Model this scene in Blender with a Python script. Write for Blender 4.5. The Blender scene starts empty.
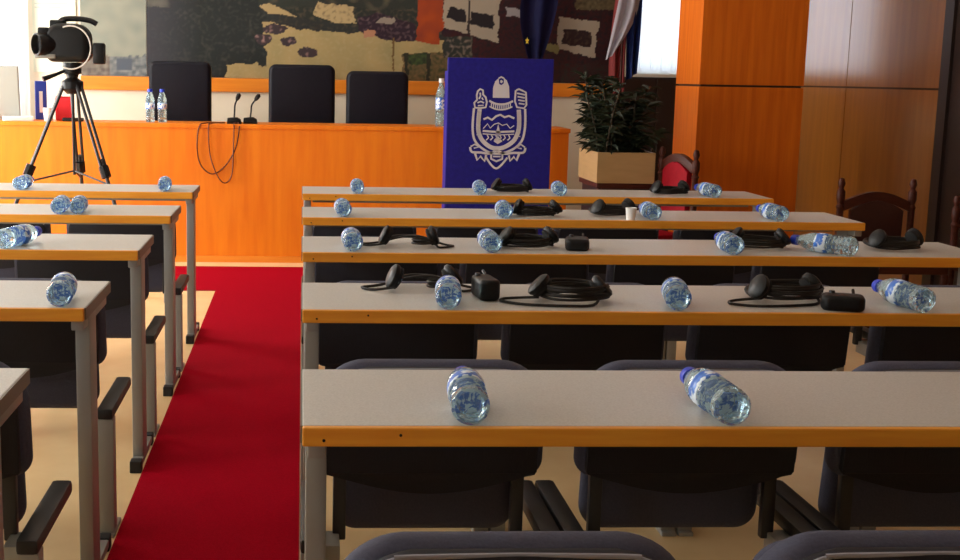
import bpy, bmesh, math, random
from mathutils import Vector, Matrix, noise
random.seed(7)
sc = bpy.context.scene
COL = sc.collection
PI = math.pi

# ------------------------------------------------------------------ materials
def nt(name):
    m = bpy.data.materials.new(name); m.use_nodes = True
    n = m.node_tree.nodes; l = m.node_tree.links
    return m, n, l, n['Principled BSDF']

def mat(name, col, rough=.5, metal=0., spec=.5, coat=0., trans=0., ior=1.45, coat_rough=.1):
    m, n, l, b = nt(name)
    b.inputs['Base Color'].default_value = (*col, 1)
    b.inputs['Roughness'].default_value = rough
    b.inputs['Metallic'].default_value = metal
    b.inputs['Specular IOR Level'].default_value = spec
    b.inputs['Coat Weight'].default_value = coat
    b.inputs['Coat Roughness'].default_value = coat_rough
    b.inputs['Transmission Weight'].default_value = trans
    b.inputs['IOR'].default_value = ior
    return m

def noisy(name, c1, c2, scale=(1, 1, 1), nscale=8., rough=.5, detail=6., bump=0., coat=0., spec=.5, coat_rough=.1, coat_ior=1.5, lo=.3, hi=.7):
    m, n, l, b = nt(name)
    tc = n.new('ShaderNodeTexCoord'); mp = n.new('ShaderNodeMapping'); mp.inputs['Scale'].default_value = scale
    tx = n.new('ShaderNodeTexNoise'); tx.inputs['Scale'].default_value = nscale; tx.inputs['Detail'].default_value = detail
    cr = n.new('ShaderNodeValToRGB')
    cr.color_ramp.elements[0].position = lo; cr.color_ramp.elements[1].position = hi
    cr.color_ramp.elements[0].color = (*c1, 1); cr.color_ramp.elements[1].color = (*c2, 1)
    l.new(tc.outputs['Object'], mp.inputs['Vector']); l.new(mp.outputs[0], tx.inputs['Vector'])
    l.new(tx.outputs['Fac'], cr.inputs['Fac']); l.new(cr.outputs[0], b.inputs['Base Color'])
    b.inputs['Roughness'].default_value = rough
    b.inputs['Coat IOR'].default_value = coat_ior; b.inputs['Coat Weight'].default_value = coat; b.inputs['Coat Roughness'].default_value = coat_rough
    b.inputs['Specular IOR Level'].default_value = spec
    if bump:
        bp = n.new('ShaderNodeBump'); bp.inputs['Strength'].default_value = bump; bp.inputs['Distance'].default_value = .002
        l.new(tx.outputs['Fac'], bp.inputs['Height']); l.new(bp.outputs[0], b.inputs['Normal'])
    return m

M = {}
M['dais'] = noisy('dais_veneer', (.73, .165, .006), (.83, .235, .010), (1.2, 1.2, .12), 14, .38, spec=.35)
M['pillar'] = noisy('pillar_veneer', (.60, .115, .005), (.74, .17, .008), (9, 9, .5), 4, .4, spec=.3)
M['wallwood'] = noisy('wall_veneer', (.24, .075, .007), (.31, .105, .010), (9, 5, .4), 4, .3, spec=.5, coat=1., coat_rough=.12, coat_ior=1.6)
M['groove'] = mat('groove_dark', (.05, .018, .006), .7)
M['rail'] = noisy('rail_wood', (.72, .20, .012), (.82, .27, .02), (.6, 6, 6), 5, .4)
M['laminate'] = noisy('desk_laminate', (.51, .49, .46), (.61, .59, .56), (1, 1, 1), 260, .42, 2, spec=.45)
M['edge'] = noisy('desk_edge_wood', (.82, .29, .018), (.92, .39, .032), (1, 10, 14), 5, .4)
M['endgrain'] = mat('desk_end', (.20, .17, .14), .5)
M['metal'] = mat('grey_painted_steel', (.33, .33, .31), .42, .35)
M['darkmetal'] = mat('dark_steel', (.045, .045, .05), .4, .5)
M['rubber'] = mat('black_rubber', (.008, .008, .009), .6)
M['navy'] = noisy('navy_shell_fabric', (.004, .004, .010), (.007, .007, .016), (60, 60, 2), 6, .75, bump=.2)
M['cushion'] = noisy('blue_grey_fabric', (.050, .052, .088), (.068, .070, .112), (1, 1, 1), 220, .85, 3, bump=.25)
M['piping'] = mat('grey_piping', (.26, .26, .31), .6)
M['padblack'] = mat('black_armpad', (.015, .015, .017), .45)
M['floor'] = noisy('floor_linoleum', (.80, .57, .28), (.88, .66, .36), (1, 1, 1), 6, .35, 8)
M['carpet'] = noisy('red_carpet', (.30, .0015, .010), (.41, .003, .016), (1, 1, 1), 240, .95, 4, bump=.5, spec=.02)
M['cream'] = noisy('cream_paint', (.72, .66, .52), (.78, .72, .58), (1, 1, 1), 3, .7)
M['ceiling'] = mat('ceiling_white', (.75, .73, .68), .8)
M['white'] = mat('white_plastic', (.8, .8, .78), .4)
M['paper'] = mat('paper', (.85, .85, .82), .8)
M['posterpaper'] = mat('poster_paper', (.66, .70, .58), .8)
M['ink'] = mat('faint_ink', (.45, .5, .45), .8)
M['blue'] = noisy('blue_lectern_cloth', (.008, .006, .19), (.012, .010, .25), (1, 1, 1), 40, .6, spec=.3)
M['emblem'] = mat('emblem_white', (.62, .60, .66), .6)
M['plantbox'] = noisy('planter_wood', (.36, .22, .09), (.42, .26, .11), (2, 2, 12), 3, .45)
M['soil'] = mat('soil', (.02, .013, .008), .9)
M['leaf'] = noisy('leaf', (.006, .014, .006), (.020, .030, .012), (1, 1, 1), 20, .5)
M['stem'] = mat('stem', (.05, .03, .015), .8)
M['darkwood'] = noisy('dark_carved_wood', (.045, .010, .006), (.075, .018, .010), (3, 3, 20), 4, .45, spec=.2)
M['redleather'] = noisy('red_leather', (.24, .003, .010), (.30, .005, .014), (1, 1, 1), 30, .6, spec=.1)
M['oxleather'] = noisy('oxblood_leather', (.030, .006, .006), (.045, .010, .008), (1, 1, 1), 30, .42)
M['blackleather'] = noisy('black_leather', (.004, .004, .009), (.006, .006, .012), (1, 1, 1), 40, .5, spec=.2)
M['black'] = mat('black_plastic', (.006, .006, .007), .42, spec=.3)
M['blackfoam'] = mat('black_foam', (.006, .006, .006), .9)
M['silver'] = mat('silver_plastic', (.30, .30, .27), .4, .2)
M['bluefile'] = mat('blue_file', (.02, .05, .40), .5)
M['redbox'] = mat('red_box', (.70, .02, .03), .5)
M['lensglass'] = mat('lens_glass', (.02, .02, .03), .05, 0, .8, 1.)
M['cord'] = mat('black_cord', (.012, .008, .006), .6)
M['browncord'] = mat('brown_cord', (.10, .020, .006), .6)
M['capblue'] = mat('blue_cap', (.02, .05, .55), .35)
M['labelblue'] = noisy('bottle_label', (.03, .16, .62), (.75, .85, .95), (1, 1, 1), 55, .35, 2, lo=.48, hi=.54)
M['flagwhite'] = mat('flag_white', (.62, .60, .66), .8)
M['flagblue'] = mat('flag_blue', (.012, .03, .16), .8)
M['flagred'] = mat('flag_red', (.34, .06, .06), .8)
M['flagnavy'] = mat('flag_navy', (.008, .010, .075), .8)
M['star'] = mat('star_yellow', (.70, .52, .05), .7)
M['brass'] = mat('brass', (.5, .33, .10), .3, .9)
M['doorwood'] = mat('dark_door', (.020, .010, .008), .4)

def bottle_mat():
    m, n, l, b = nt('bottle_plastic')
    b.inputs['Base Color'].default_value = (.66, .90, 1.0, 1)
    b.inputs['Roughness'].default_value = .03
    tc = n.new('ShaderNodeTexCoord'); vo = n.new('ShaderNodeTexVoronoi'); vo.inputs['Scale'].default_value = 48
    bp = n.new('ShaderNodeBump'); bp.inputs['Strength'].default_value = .8; bp.inputs['Distance'].default_value = .008
    l.new(tc.outputs['Object'], vo.inputs['Vector']); l.new(vo.outputs['Distance'], bp.inputs['Height']); l.new(bp.outputs[0], b.inputs['Normal'])
    b.inputs['Transmission Weight'].default_value = .86
    b.inputs['IOR'].default_value = 1.34
    return m
M['bottle'] = bottle_mat()

def cloth_mat(name, col, tr):
    m = bpy.data.materials.new(name); m.use_nodes = True
    n = m.node_tree.nodes; l = m.node_tree.links; n.clear()
    o = n.new('ShaderNodeOutputMaterial'); d = n.new('ShaderNodeBsdfDiffuse'); t = n.new('ShaderNodeBsdfTranslucent'); x = n.new('ShaderNodeMixShader')
    d.inputs[0].default_value = (*col, 1); t.inputs[0].default_value = (*col, 1); x.inputs[0].default_value = tr
    l.new(d.outputs[0], x.inputs[1]); l.new(t.outputs[0], x.inputs[2]); l.new(x.outputs[0], o.inputs[0])
    return m
M['blind'] = cloth_mat('blind_fabric', (.90, .93, .97), .7)
M['curtain'] = cloth_mat('sheer_curtain', (.80, .82, .82), .6)
def glass():
    m = bpy.data.materials.new('window_glass'); m.use_nodes = True
    n = m.node_tree.nodes; l = m.node_tree.links; n.clear()
    o = n.new('ShaderNodeOutputMaterial'); t = n.new('ShaderNodeBsdfTransparent'); g = n.new('ShaderNodeBsdfGlossy'); x = n.new('ShaderNodeMixShader')
    g.inputs['Roughness'].default_value = .02; x.inputs[0].default_value = .06
    l.new(t.outputs[0], x.inputs[1]); l.new(g.outputs[0], x.inputs[2]); l.new(x.outputs[0], o.inputs[0])
    return m
M['glass'] = glass()
def attr_mat():
    m, n, l, b = nt('mural_print')
    a = n.new('ShaderNodeAttribute'); a.attribute_name = 'ink'
    l.new(a.outputs['Color'], b.inputs['Base Color']); b.inputs['Roughness'].default_value = .55; b.inputs['Specular IOR Level'].default_value = .2
    return m
M['mural'] = attr_mat()

# ------------------------------------------------------------------ mesh helpers
def xf(bm, vs, mtx):
    if mtx is not None: bmesh.ops.transform(bm, matrix=mtx, verts=vs)

def box(bm, x0, x1, y0, y1, z0, z1, bev=0., mtx=None, seg=2):
    t = bmesh.new()
    bmesh.ops.create_cube(t, size=1)
    for v in t.verts:
        v.co = ((x0 + x1) / 2 + v.co.x * (x1 - x0), (y0 + y1) / 2 + v.co.y * (y1 - y0), (z0 + z1) / 2 + v.co.z * (z1 - z0))
    if bev: bmesh.ops.bevel(t, geom=t.edges[:], offset=bev, segments=seg, profile=.6, affect='EDGES')
    merge(bm, t, mtx)

def merge(bm, t, mtx=None):
    if mtx is not None: bmesh.ops.transform(t, matrix=mtx, verts=t.verts)
    mp = {}
    for v in t.verts: mp[v] = bm.verts.new(v.co)
    for f in t.faces:
        try: bm.faces.new([mp[v] for v in f.verts])
        except ValueError: pass
    t.free()

def prism(bm, pts, y0, y1, bev=0., mtx=None, seg=2):
    """outline pts (x, z) extruded along y"""
    t = bmesh.new()
    a = [t.verts.new((x, y0, z)) for x, z in pts]; b = [t.verts.new((x, y1, z)) for x, z in pts]
    n = len(pts)
    fa = t.faces.new(a); fb = t.faces.new(b[::-1])
    for i in range(n): t.faces.new((a[i], b[i], b[(i + 1) % n], a[(i + 1) % n]))
    if bev:
        es = list(fa.edges) + list(fb.edges)
        bmesh.ops.bevel(t, geom=es, offset=bev, segments=seg, profile=.6, affect='EDGES')
    bmesh.ops.recalc_face_normals(t, faces=t.faces)
    merge(bm, t, mtx)

def tube(bm, pts, r, n=8, closed=False):
    pts = [Vector(p) for p in pts]; k = len(pts); rings = []
    rs = r if isinstance(r, (list, tuple)) else [r] * k
    up = Vector((0, 0, 1))
    pu = None
    for i, p in enumerate(pts):
        if closed: d = pts[(i + 1) % k] - pts[i - 1]
        else: d = pts[min(i + 1, k - 1)] - pts[max(i - 1, 0)]
        if d.length < 1e-9: d = Vector((0, 0, 1))
        d.normalize()
        if pu is None:
            a = up if abs(d.z) < .9 else Vector((1, 0, 0))
            u = d.cross(a).normalized()
        else:
            u = (pu - d * pu.dot(d))
            u = u.normalized() if u.length > 1e-6 else d.orthogonal().normalized()
        pu = u; w = d.cross(u)
        rings.append([bm.verts.new(p + (u * math.cos(2 * PI * j / n) + w * math.sin(2 * PI * j / n)) * rs[i]) for j in range(n)])
    for i in range(k if closed else k - 1):
        A, B = rings[i], rings[(i + 1) % k]
        for j in range(n): bm.faces.new((A[j], A[(j + 1) % n], B[(j + 1) % n], B[j]))
    if not closed:
        bm.faces.new(rings[0][::-1]); bm.faces.new(rings[-1])

def lathe(bm, prof, n=16, mtx=None):
    t = bmesh.new(); rings = []
    for r, z in prof:
        if r < 1e-6: rings.append([t.verts.new((0, 0, z))])
        else: rings.append([t.verts.new((r * math.cos(2 * PI * j / n), r * math.sin(2 * PI * j / n), z)) for j in range(n)])
    for A, B in zip(rings, rings[1:]):
        for j in range(n):
            q = [A[j % len(A)], A[(j + 1) % len(A)], B[(j + 1) % len(B)], B[j % len(B)]]
            u = []
            for v in q:
                if v not in u: u.append(v)
            if len(u) > 2: t.faces.new(u)
    for R in (rings[0], rings[-1]):
        if len(R) > 2: t.faces.new(R)
    bmesh.ops.recalc_face_normals(t, faces=t.faces)
    merge(bm, t, mtx)

def T(x, y, z, rz=0., rx=0., ry=0.):
    return Matrix.Translation((x, y, z)) @ Matrix.Rotation(rz, 4, 'Z') @ Matrix.Rotation(ry, 4, 'Y') @ Matrix.Rotation(rx, 4, 'X')

def rrect(x0, x1, z0, z1, r, n=6, rb=None):
    rb = r if rb is None else rb
    out = []
    for cx, cz, a0, q in ((x1 - r, z1 - r, 0, r), (x0 + r, z1 - r, PI / 2, r), (x0 + rb, z0 + rb, PI, rb), (x1 - rb, z0 + rb, 1.5 * PI, rb)):
        for i in range(n + 1):
            a = a0 + PI / 2 * i / n
            out.append((cx + q * math.cos(a), cz + q * math.sin(a)))
    return out

def pad(bm, x0, x1, z0, z1, r, y0, y1, e, rb=None, mtx=None, n=8, k=6):
    """soft slab: rounded outline in x-z, pillowed edges along y"""
    t = bmesh.new(); rb = r if rb is None else rb; rings = []
    st = [(e * (1 - math.sin(a)), y0 + e * (1 - math.cos(a))) for a in [PI / 2 * j / k for j in range(k + 1)]]
    st += [(e * (1 - math.sin(a)), y1 - e * (1 - math.cos(a))) for a in [PI / 2 * (k - j) / k for j in range(k + 1)]]
    for d, y in st:
        P = rrect(x0 + d, x1 - d, z0 + d, z1 - d, max(r - d, .002), n, max(rb - d, .002))
        rings.append([t.verts.new((p[0], y, p[1])) for p in P])
    for A, C in zip(rings, rings[1:]):
        for j in range(len(A)): t.faces.new((A[j], A[(j + 1) % len(A)], C[(j + 1) % len(A)], C[j]))
    t.faces.new(rings[0]); t.faces.new(rings[-1][::-1])
    bmesh.ops.recalc_face_normals(t, faces=t.faces)
    merge(bm, t, mtx)

def catmull(P, n=6, closed=False):
    P = [Vector(p) for p in P]; out = []; k = len(P)
    rng = range(k if closed else k - 1)
    for i in rng:
        if closed: a, b, c, d = P[i - 1], P[i], P[(i + 1) % k], P[(i + 2) % k]
        else: a, b, c, d = P[max(i - 1, 0)], P[i], P[i + 1], P[min(i + 2, k - 1)]
        for s in range(n):
            t = s / n
            out.append(.5 * ((2 * b) + (c - a) * t + (2 * a - 5 * b + 4 * c - d) * t * t + (3 * b - a - 3 * c + d) * t ** 3))
    if not closed: out.append(P[-1])
    return out

def obj(name, bm, m, parent=None, smooth=False):
    me = bpy.data.meshes.new(name)
    bm.normal_update()
    bmesh.ops.recalc_face_normals(bm, faces=bm.faces)
    bm.to_mesh(me); bm.free()
    if smooth:
        for p in me.polygons: p.use_smooth = True
        me.set_sharp_from_angle(angle=math.radians(smooth if smooth > 1 else 40))
    me.materials.append(m)
    o = bpy.data.objects.new(name, me); COL.objects.link(o)
    if parent: o.parent = parent
    return o

def B(): return bmesh.new()
def tag(o, label, cat, group=None, kind=None):
    o['label'] = label; o['category'] = cat
    if group: o['group'] = group
    if kind: o['kind'] = kind
    return o
def thing(name, label, cat, loc=(0, 0, 0), rz=0., group=None):
    o = bpy.data.objects.new(name, None); COL.objects.link(o)
    o.location = loc; o.rotation_euler = (0, 0, rz); o.empty_display_size = .1
    return tag(o, label, cat, group)
def dup(root, loc, rz, label, group=None):
    r = root.copy(); COL.objects.link(r); r.location = loc; r.rotation_euler = (0, 0, rz)
    r['label'] = label
    if group: r['group'] = group
    for ch in list(root.children):
        c = ch.copy(); COL.objects.link(c); c.parent = r
        for g in list(ch.children):
            d = g.copy(); COL.objects.link(d); d.parent = c
    return r
def struct(name, bm, m, parent=None, smooth=False):
    o = obj(name, bm, m, parent, smooth)
    if parent is None: o['kind'] = 'structure'
    return o

# ------------------------------------------------------------------ room shell
XL, XR, YB, YF, ZC = -3.3, 3.7, 10.3, -3.0, 3.3
b = B(); box(b, XL - .2, XR + .2, YF - .2, YB + .2, -.1, 0); struct('floor', b, M['floor'])
b = B(); box(b, XL - .2, XR + .2, YF - .2, YB + .2, ZC, ZC + .1); struct('ceiling', b, M['ceiling'])
b = B(); box(b, XL - .2, XR + .2, YF - .2, YF, 0, ZC); struct('wall_rear', b, M['cream'])
# back wall with two openings
WA = (-3.2, -2.22, .95, 2.9); WB = (2.66, 3.40, 1.36, 2.95)
b = B()
for x0, x1, z0, z1 in ((XL - .2, WA[0], 0, ZC), (WA[0], WA[1], 0, WA[2]), (WA[0], WA[1], WA[3], ZC), (WA[1], WB[0], 0, ZC),
                       (WB[0], WB[1], 0, WB[2]), (WB[0], WB[1], WB[3], ZC), (WB[1], XR + .2, 0, ZC)):
    box(b, x0, x1, YB, YB + .2, z0, z1)
struct('wall_back', b, M['cream'])
# unseen left wall, three window openings sized and placed for their light
WL = [(.2, 1.5, 1.1, 2.3), (3.0, 5.4, .06, 2.3), (7.2, 9.4, .06, 2.7)]
b = B(); ys = [YF]
for a, c, z0, z1 in WL: ys += [a, c]
ys.append(YB)
for i in range(0, len(ys), 2): box(b, XL - .2, XL, ys[i], ys[i + 1], 0, ZC)
for a, c, z0, z1 in WL:
    box(b, XL - .2, XL, a, c, 0, z0); box(b, XL - .2, XL, a, c, z1, ZC)
struct('wall_left', b, M['cream'])
# right wall in glossy veneer, panels with grooves; door further this way
SEAM = 1.285
b = B(); box(b, XR + .03, XR + .2, YF, YB, 0, ZC); struct('wall_right', b, M['groove'])
pn = bpy.data.objects['wall_right']
seams = [7.17, 8.5, YB - .02]
b = B()
for y0, y1 in zip(seams, seams[1:]):
    box(b, XR, XR + .03, y0 + .005, y1 - .005, 0.0, SEAM - .006); box(b, XR, XR + .03, y0 + .005, y1 - .005, SEAM + .006, ZC)
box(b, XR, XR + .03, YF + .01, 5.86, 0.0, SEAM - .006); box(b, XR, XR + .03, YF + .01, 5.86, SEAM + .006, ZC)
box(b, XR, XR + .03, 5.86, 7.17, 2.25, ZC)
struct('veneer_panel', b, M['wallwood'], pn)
b = B(); box(b, XR - .02, XR + .03, 5.94, 7.06, 0, 2.2); d1 = struct('door_1', b, M['doorwood'])
b = B(); box(b, XR - .04, XR + .03, 7.06, 7.16, 0, 2.25); box(b, XR - .04, XR + .03, 5.87, 5.94, 0, 2.25); box(b, XR - .04, XR + .03, 5.94, 7.06, 2.2, 2.25)
struct('door_frame', b, M['doorwood'], d1)
b = B(); tube(b, [(XR - .02, 6.05, 1.0), (XR - .07, 6.05, 1.0), (XR - .07, 6.17, 1.0)], .01); struct('door_handle', b, M['silver'], d1, 40)

def window(name, axis, a0, a1, z0, z1, pos, mull):
    """axis 'x': opening spans x at y=pos; axis 'y': spans y at x=pos"""
    def bx(bm, u0, u1, w0, w1, zz0, zz1):
        if axis == 'x': box(bm, u0, u1, w0, w1, zz0, zz1)
        else: box(bm, w0, w1, u0, u1, zz0, zz1)
    f = B(); t = .05
    bx(f, a0, a1, pos - .03, pos + .03, z0, z0 + t); bx(f, a0, a1, pos - .03, pos + .03, z1 - t, z1)
    bx(f, a0, a0 + t, pos - .03, pos + .03, z0 + t, z1 - t); bx(f, a1 - t, a1, pos - .03, pos + .03, z0 + t, z1 - t)
    for k in range(1, mull):
        c = a0 + (a1 - a0) * k / mull
        bx(f, c - .025, c + .025, pos - .03, pos + .03, z0 + t, z1 - t)
    w = struct(name, f, M['white'])
    g = B(); bx(g, a0 + t, a1 - t, pos - .004, pos + .004, z0 + t, z1 - t); struct('pane', g, M['glass'], w)
    return w
window('window_1', 'x', *WA, YB + .12, 1)
window('window_2', 'x', *WB, YB + .12, 1)
for i, (a, c, z0, z1) in enumerate(WL): window('window_%d' % (i + 3), 'y', a, c, z0, z1, XL - .12, 3)

# back wall dressings: orange rail, cream wainscot is the wall itself
b = B(); box(b, WA[1] + .45, 2.55, YB - .035, YB, 1.165, 1.275, .006); r = struct('trim_1', b, M['rail'])
# pillar
CX0, CX1, CY0, CY1 = 2.335, 2.965, 7.40, 7.87
b = B(); box(b, CX0 + .012, CX1 - .012, CY0 + .012, CY1 - .012, 0, ZC)
pl = struct('pillar', b, M['groove'])
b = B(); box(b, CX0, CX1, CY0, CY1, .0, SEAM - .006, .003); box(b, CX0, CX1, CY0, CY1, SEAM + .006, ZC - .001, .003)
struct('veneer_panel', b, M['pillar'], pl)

# T shaped red carpet
b = B(); box(b, -.520, .0, -1.5, 7.60, 0, .006); box(b, -1.9, 2.2, 7.60, 8.56, 0, .006)
tag(obj('carpet_runner', b, M['carpet']), 'red carpet running down the aisle and across before the orange dais', 'carpet')

# ------------------------------------------------------------------ dais
dz = .965
dt = thing('dais_bench', 'long orange veneered dais bench facing the rows of desks', 'bench', (0, 8.8, 0))
b = B(); box(b, -3.25, 1.87, 0, .03, .045, dz - .03); obj('front_panel', b, M['dais'], dt)
b = B(); box(b, -3.25, 1.88, -.01, .45, dz - .03, dz, .004); obj('worktop', b, M['dais'], dt)
b = B(); box(b, 1.84, 1.87, .03, .43, 0.0, dz - .03); obj('end_panel', b, M['dais'], dt)
b = B(); box(b, -3.25, 1.87, -.012, .03, 0, .045); obj('plinth', b, M['rail'], dt)

# ------------------------------------------------------------------ desks
DY = [6.047, 5.028, 4.019, 3.009, 1.975]     # near edges, row by the dais first
DW, DL, DH = .414, 2.31, .745
def make_desk():
    root = thing('conference_desk', '', 'desk', (0, 0, 0), 0)
    b = B(); box(b, 0, DL, .016, DW, DH - .03, DH, .002); obj('tabletop', b, M['laminate'], root)
    b = B(); box(b, 0, DL, 0, .016, DH - .032, DH, .003); obj('edge_band', b, M['edge'], root)
    b = B(); box(b, 0, .004, .016, DW, DH - .03, DH - .001); 
    for v in b.verts: v.co.x -= .0035
    obj('end_cap', b, M['endgrain'], root)
    b = B(); box(b, DL - .0005, DL + .0035, .016, DW, DH - .03, DH - .001); obj('end_cap', b, M['endgrain'], root)
    b = B(); box(b, .05, DL - .05, .21, .24, DH - .062, DH - .03); obj('under_rail', b, M['metal'], root)
    for x in (.006, DL - .037):
        b = B()
        box(b, x, x + .036, .09, .19, .03, DH - .03, .004); box(b, x + .003, x + .033, .02, .09, DH - .058, DH - .03, .003); box(b, x + .003, x + .033, .19, DW - .03, DH - .058, DH - .03, .003)
        box(b, x, x + .036, .03, .36, .012, .036, .004)
        L = obj('leg', b, M['metal'], root, 30)
        b = B(); box(b, x - .001, x + .037, .015, .06, 0, .040, .004); obj('foot_cap', b, M['rubber'], L)
        b = B(); box(b, x - .001, x + .037, .33, .375, 0, .040, .004); obj('foot_cap', b, M['rubber'], L)
    for x, z in ((.035, .021), (.16, .012)):
        b = B(); lathe(b, [(0, 0), (.0026, 0), (.0026, .002), (0, .002)], 8, T(x, 0.0005, DH - z, 0, PI / 2))
        obj('screw', b, M['black'], root)
    return root
rown = ['front-row desk nearest the dais', 'second-row desk', 'third-row desk', 'fourth-row desk', 'fifth-row desk furthest from the dais']
desk0 = make_desk()
desks = {}
first = True
for blk, x0, nm in (('R', .004, 'lectern side of the red carpet'), ('L', -.523 - DL, 'tripod side of the red carpet')):
    for i, y in enumerate(DY):
        lab = 'grey-topped %s, %s' % (rown[i], nm)
        g = 'desks in rows on the lectern side' if blk == 'R' else 'desks in rows on the tripod side'
        if first:
            desk0.location = (x0, y, 0); desk0['label'] = lab; desk0['group'] = g; first = False
        else: dup(desk0, (x0, y, 0), 0, lab, g)

# ------------------------------------------------------------------ row chairs
def make_chair():
    root = thing('auditorium_chair', '', 'chair')
    # origin: floor below the back; +y is the front
    tilt = T(0, 0, .46, 0, math.radians(7)) @ Matrix.Translation((0, 0, -.46))
    b = B(); pad(b, -.240, .240, .470, .726, .10, -.004, .058, .028, .04, tilt, 10, 7)
    for v in b.verts: v.co.y += -.25 * (v.co.x ** 2) + .01
    br = obj('backrest', b, M['cushion'], root, 50)
    pts = rrect(-.222, .222, .485, .721, .09, 8, .012)
    low = [(x, .485 - .042 * math.cos(x / .2 * PI / 2) ** 1.0) for x in [-.19 + .38 * j / 12 for j in range(13)]]
    up = []
    # order: rrect starts at the right, goes over the top to the left, then along the bottom
    right = [p for p in pts[-9:] if p[1] > .488]
    up = pts[:18] + [p for p in pts[18:27] if p[1] > .488]
    outline = up + low + right
    b = B(); prism(b, outline, -.022, 0, .006, tilt, 2)
    for v in b.verts: v.co.y += -.25 * (v.co.x ** 2) + .01
    obj('back_shell', b, M['navy'], root, 50)
    rim = catmull([(p[0] * 1.0, -.022, p[1]) for p in pts[1:17]], 2)
    b = B(); tube(b, rim, .0035, 6)
    bmesh.ops.transform(b, matrix=tilt, verts=b.verts)
    for v in b.verts: v.co.y += -.25 * (v.co.x ** 2) + .01
    obj('piping', b, M['piping'], br, 60)
    b = B(); pad(b, -.200, .200, .305, .67, .06, .062, .135, .032, .05, tilt @ Matrix.Translation((0, .012, 0)))
    obj('seat', b, M['cushion'], root, 50)
    for s in (-1, 1):
        b = B(); box(b, s * .190 - .014, s * .190 + .014, .012, .034, .33, .53, .004)
        obj('back_support', b, M['darkmetal'], root, 40)
        b = B(); box(b, s * .25 - .022, s * .25 + .022, -.10, -.05, .012, .345, .004)
        box(b, s * .25 - .022, s * .25 + .022, -.115, .03, 0, .012, .003)
        box(b, min(s * .25, s * .19), max(s * .25, s * .19), -.06, .03, .30, .345, .003)
        obj('post', b, M['metal'], root, 40)
        b = B(); box(b, s * .25 - .023, s * .25 + .023, -.11, .28, .345, .378, .010)
        obj('armrest', b, M['padblack'], root, 40)
    return root
ch0 = make_chair(); first = True
ordn = ['first', 'second', 'third', 'fourth']
rows = ['front-row', 'second-row', 'third-row', 'fourth-row', 'fifth-row']
for i, y in enumerate(DY):
    for blk in 'RL':
        n = 4 if blk == 'R' else 2
        if blk == 'L' and i == 4: continue
        for k in range(n):
            if blk == 'R':
                x = .275 + .55 * k; side = 'lectern side'
            else: x = -.797 - .55 * k; side = 'tripod side'
            lab = 'blue-grey padded chair at the %s desk, %s, %s from the aisle' % (rows[i], side, ordn[k])
            g = 'row chairs, lectern side' if blk == 'R' else 'row chairs, tripod side'
            loc = (x, y - (.46 if i < 4 else .435), 0)
            if first: ch0.location = loc; ch0['label'] = lab; ch0['group'] = g; first = False
            else: dup(ch0, loc, 0, lab, g)

# ------------------------------------------------------------------ water bottles
def bottle_profile():
    P = [(0, .006), (.010, .005), (.020, .001), (.026, 0), (.031, .005), (.0325, .014)]
    for k in range(5):
        z = .022 + k * .013
        P += [(.0325, z), (.0292, z + .0065)]
    P += [(.0325, .090), (.0325, .132), (.0300, .137), (.0325, .146), (.0310, .160), (.026, .178), (.020, .194), (.0150, .206), (.0150, .216), (0, .216)]
    return P
def make_bottle(lying=True):
    root = thing('water_bottle', '', 'bottle')
    R = Matrix.Translation((0, 0, .0335)) @ Matrix.Rotation(-PI / 2, 4, 'X') if lying else Matrix.Identity(4)
    b = B(); lathe(b, bottle_profile(), 24, R); obj('bottle_body', b, M['bottle'], root, 50)
    b = B(); lathe(b, [(.0328, .091), (.0333, .0915), (.0333, .1305), (.0328, .131)], 24, R)
    obj('label_wrap', b, M['labelblue'], root, 50)
    b = B(); lathe(b, [(.0145, .208), (.0175, .209), (.0175, .226), (.0160, .230), (0, .230)], 18, R)
    obj('cap', b, M['capblue'], root, 40)
    return root
bt0 = make_bottle()
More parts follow.
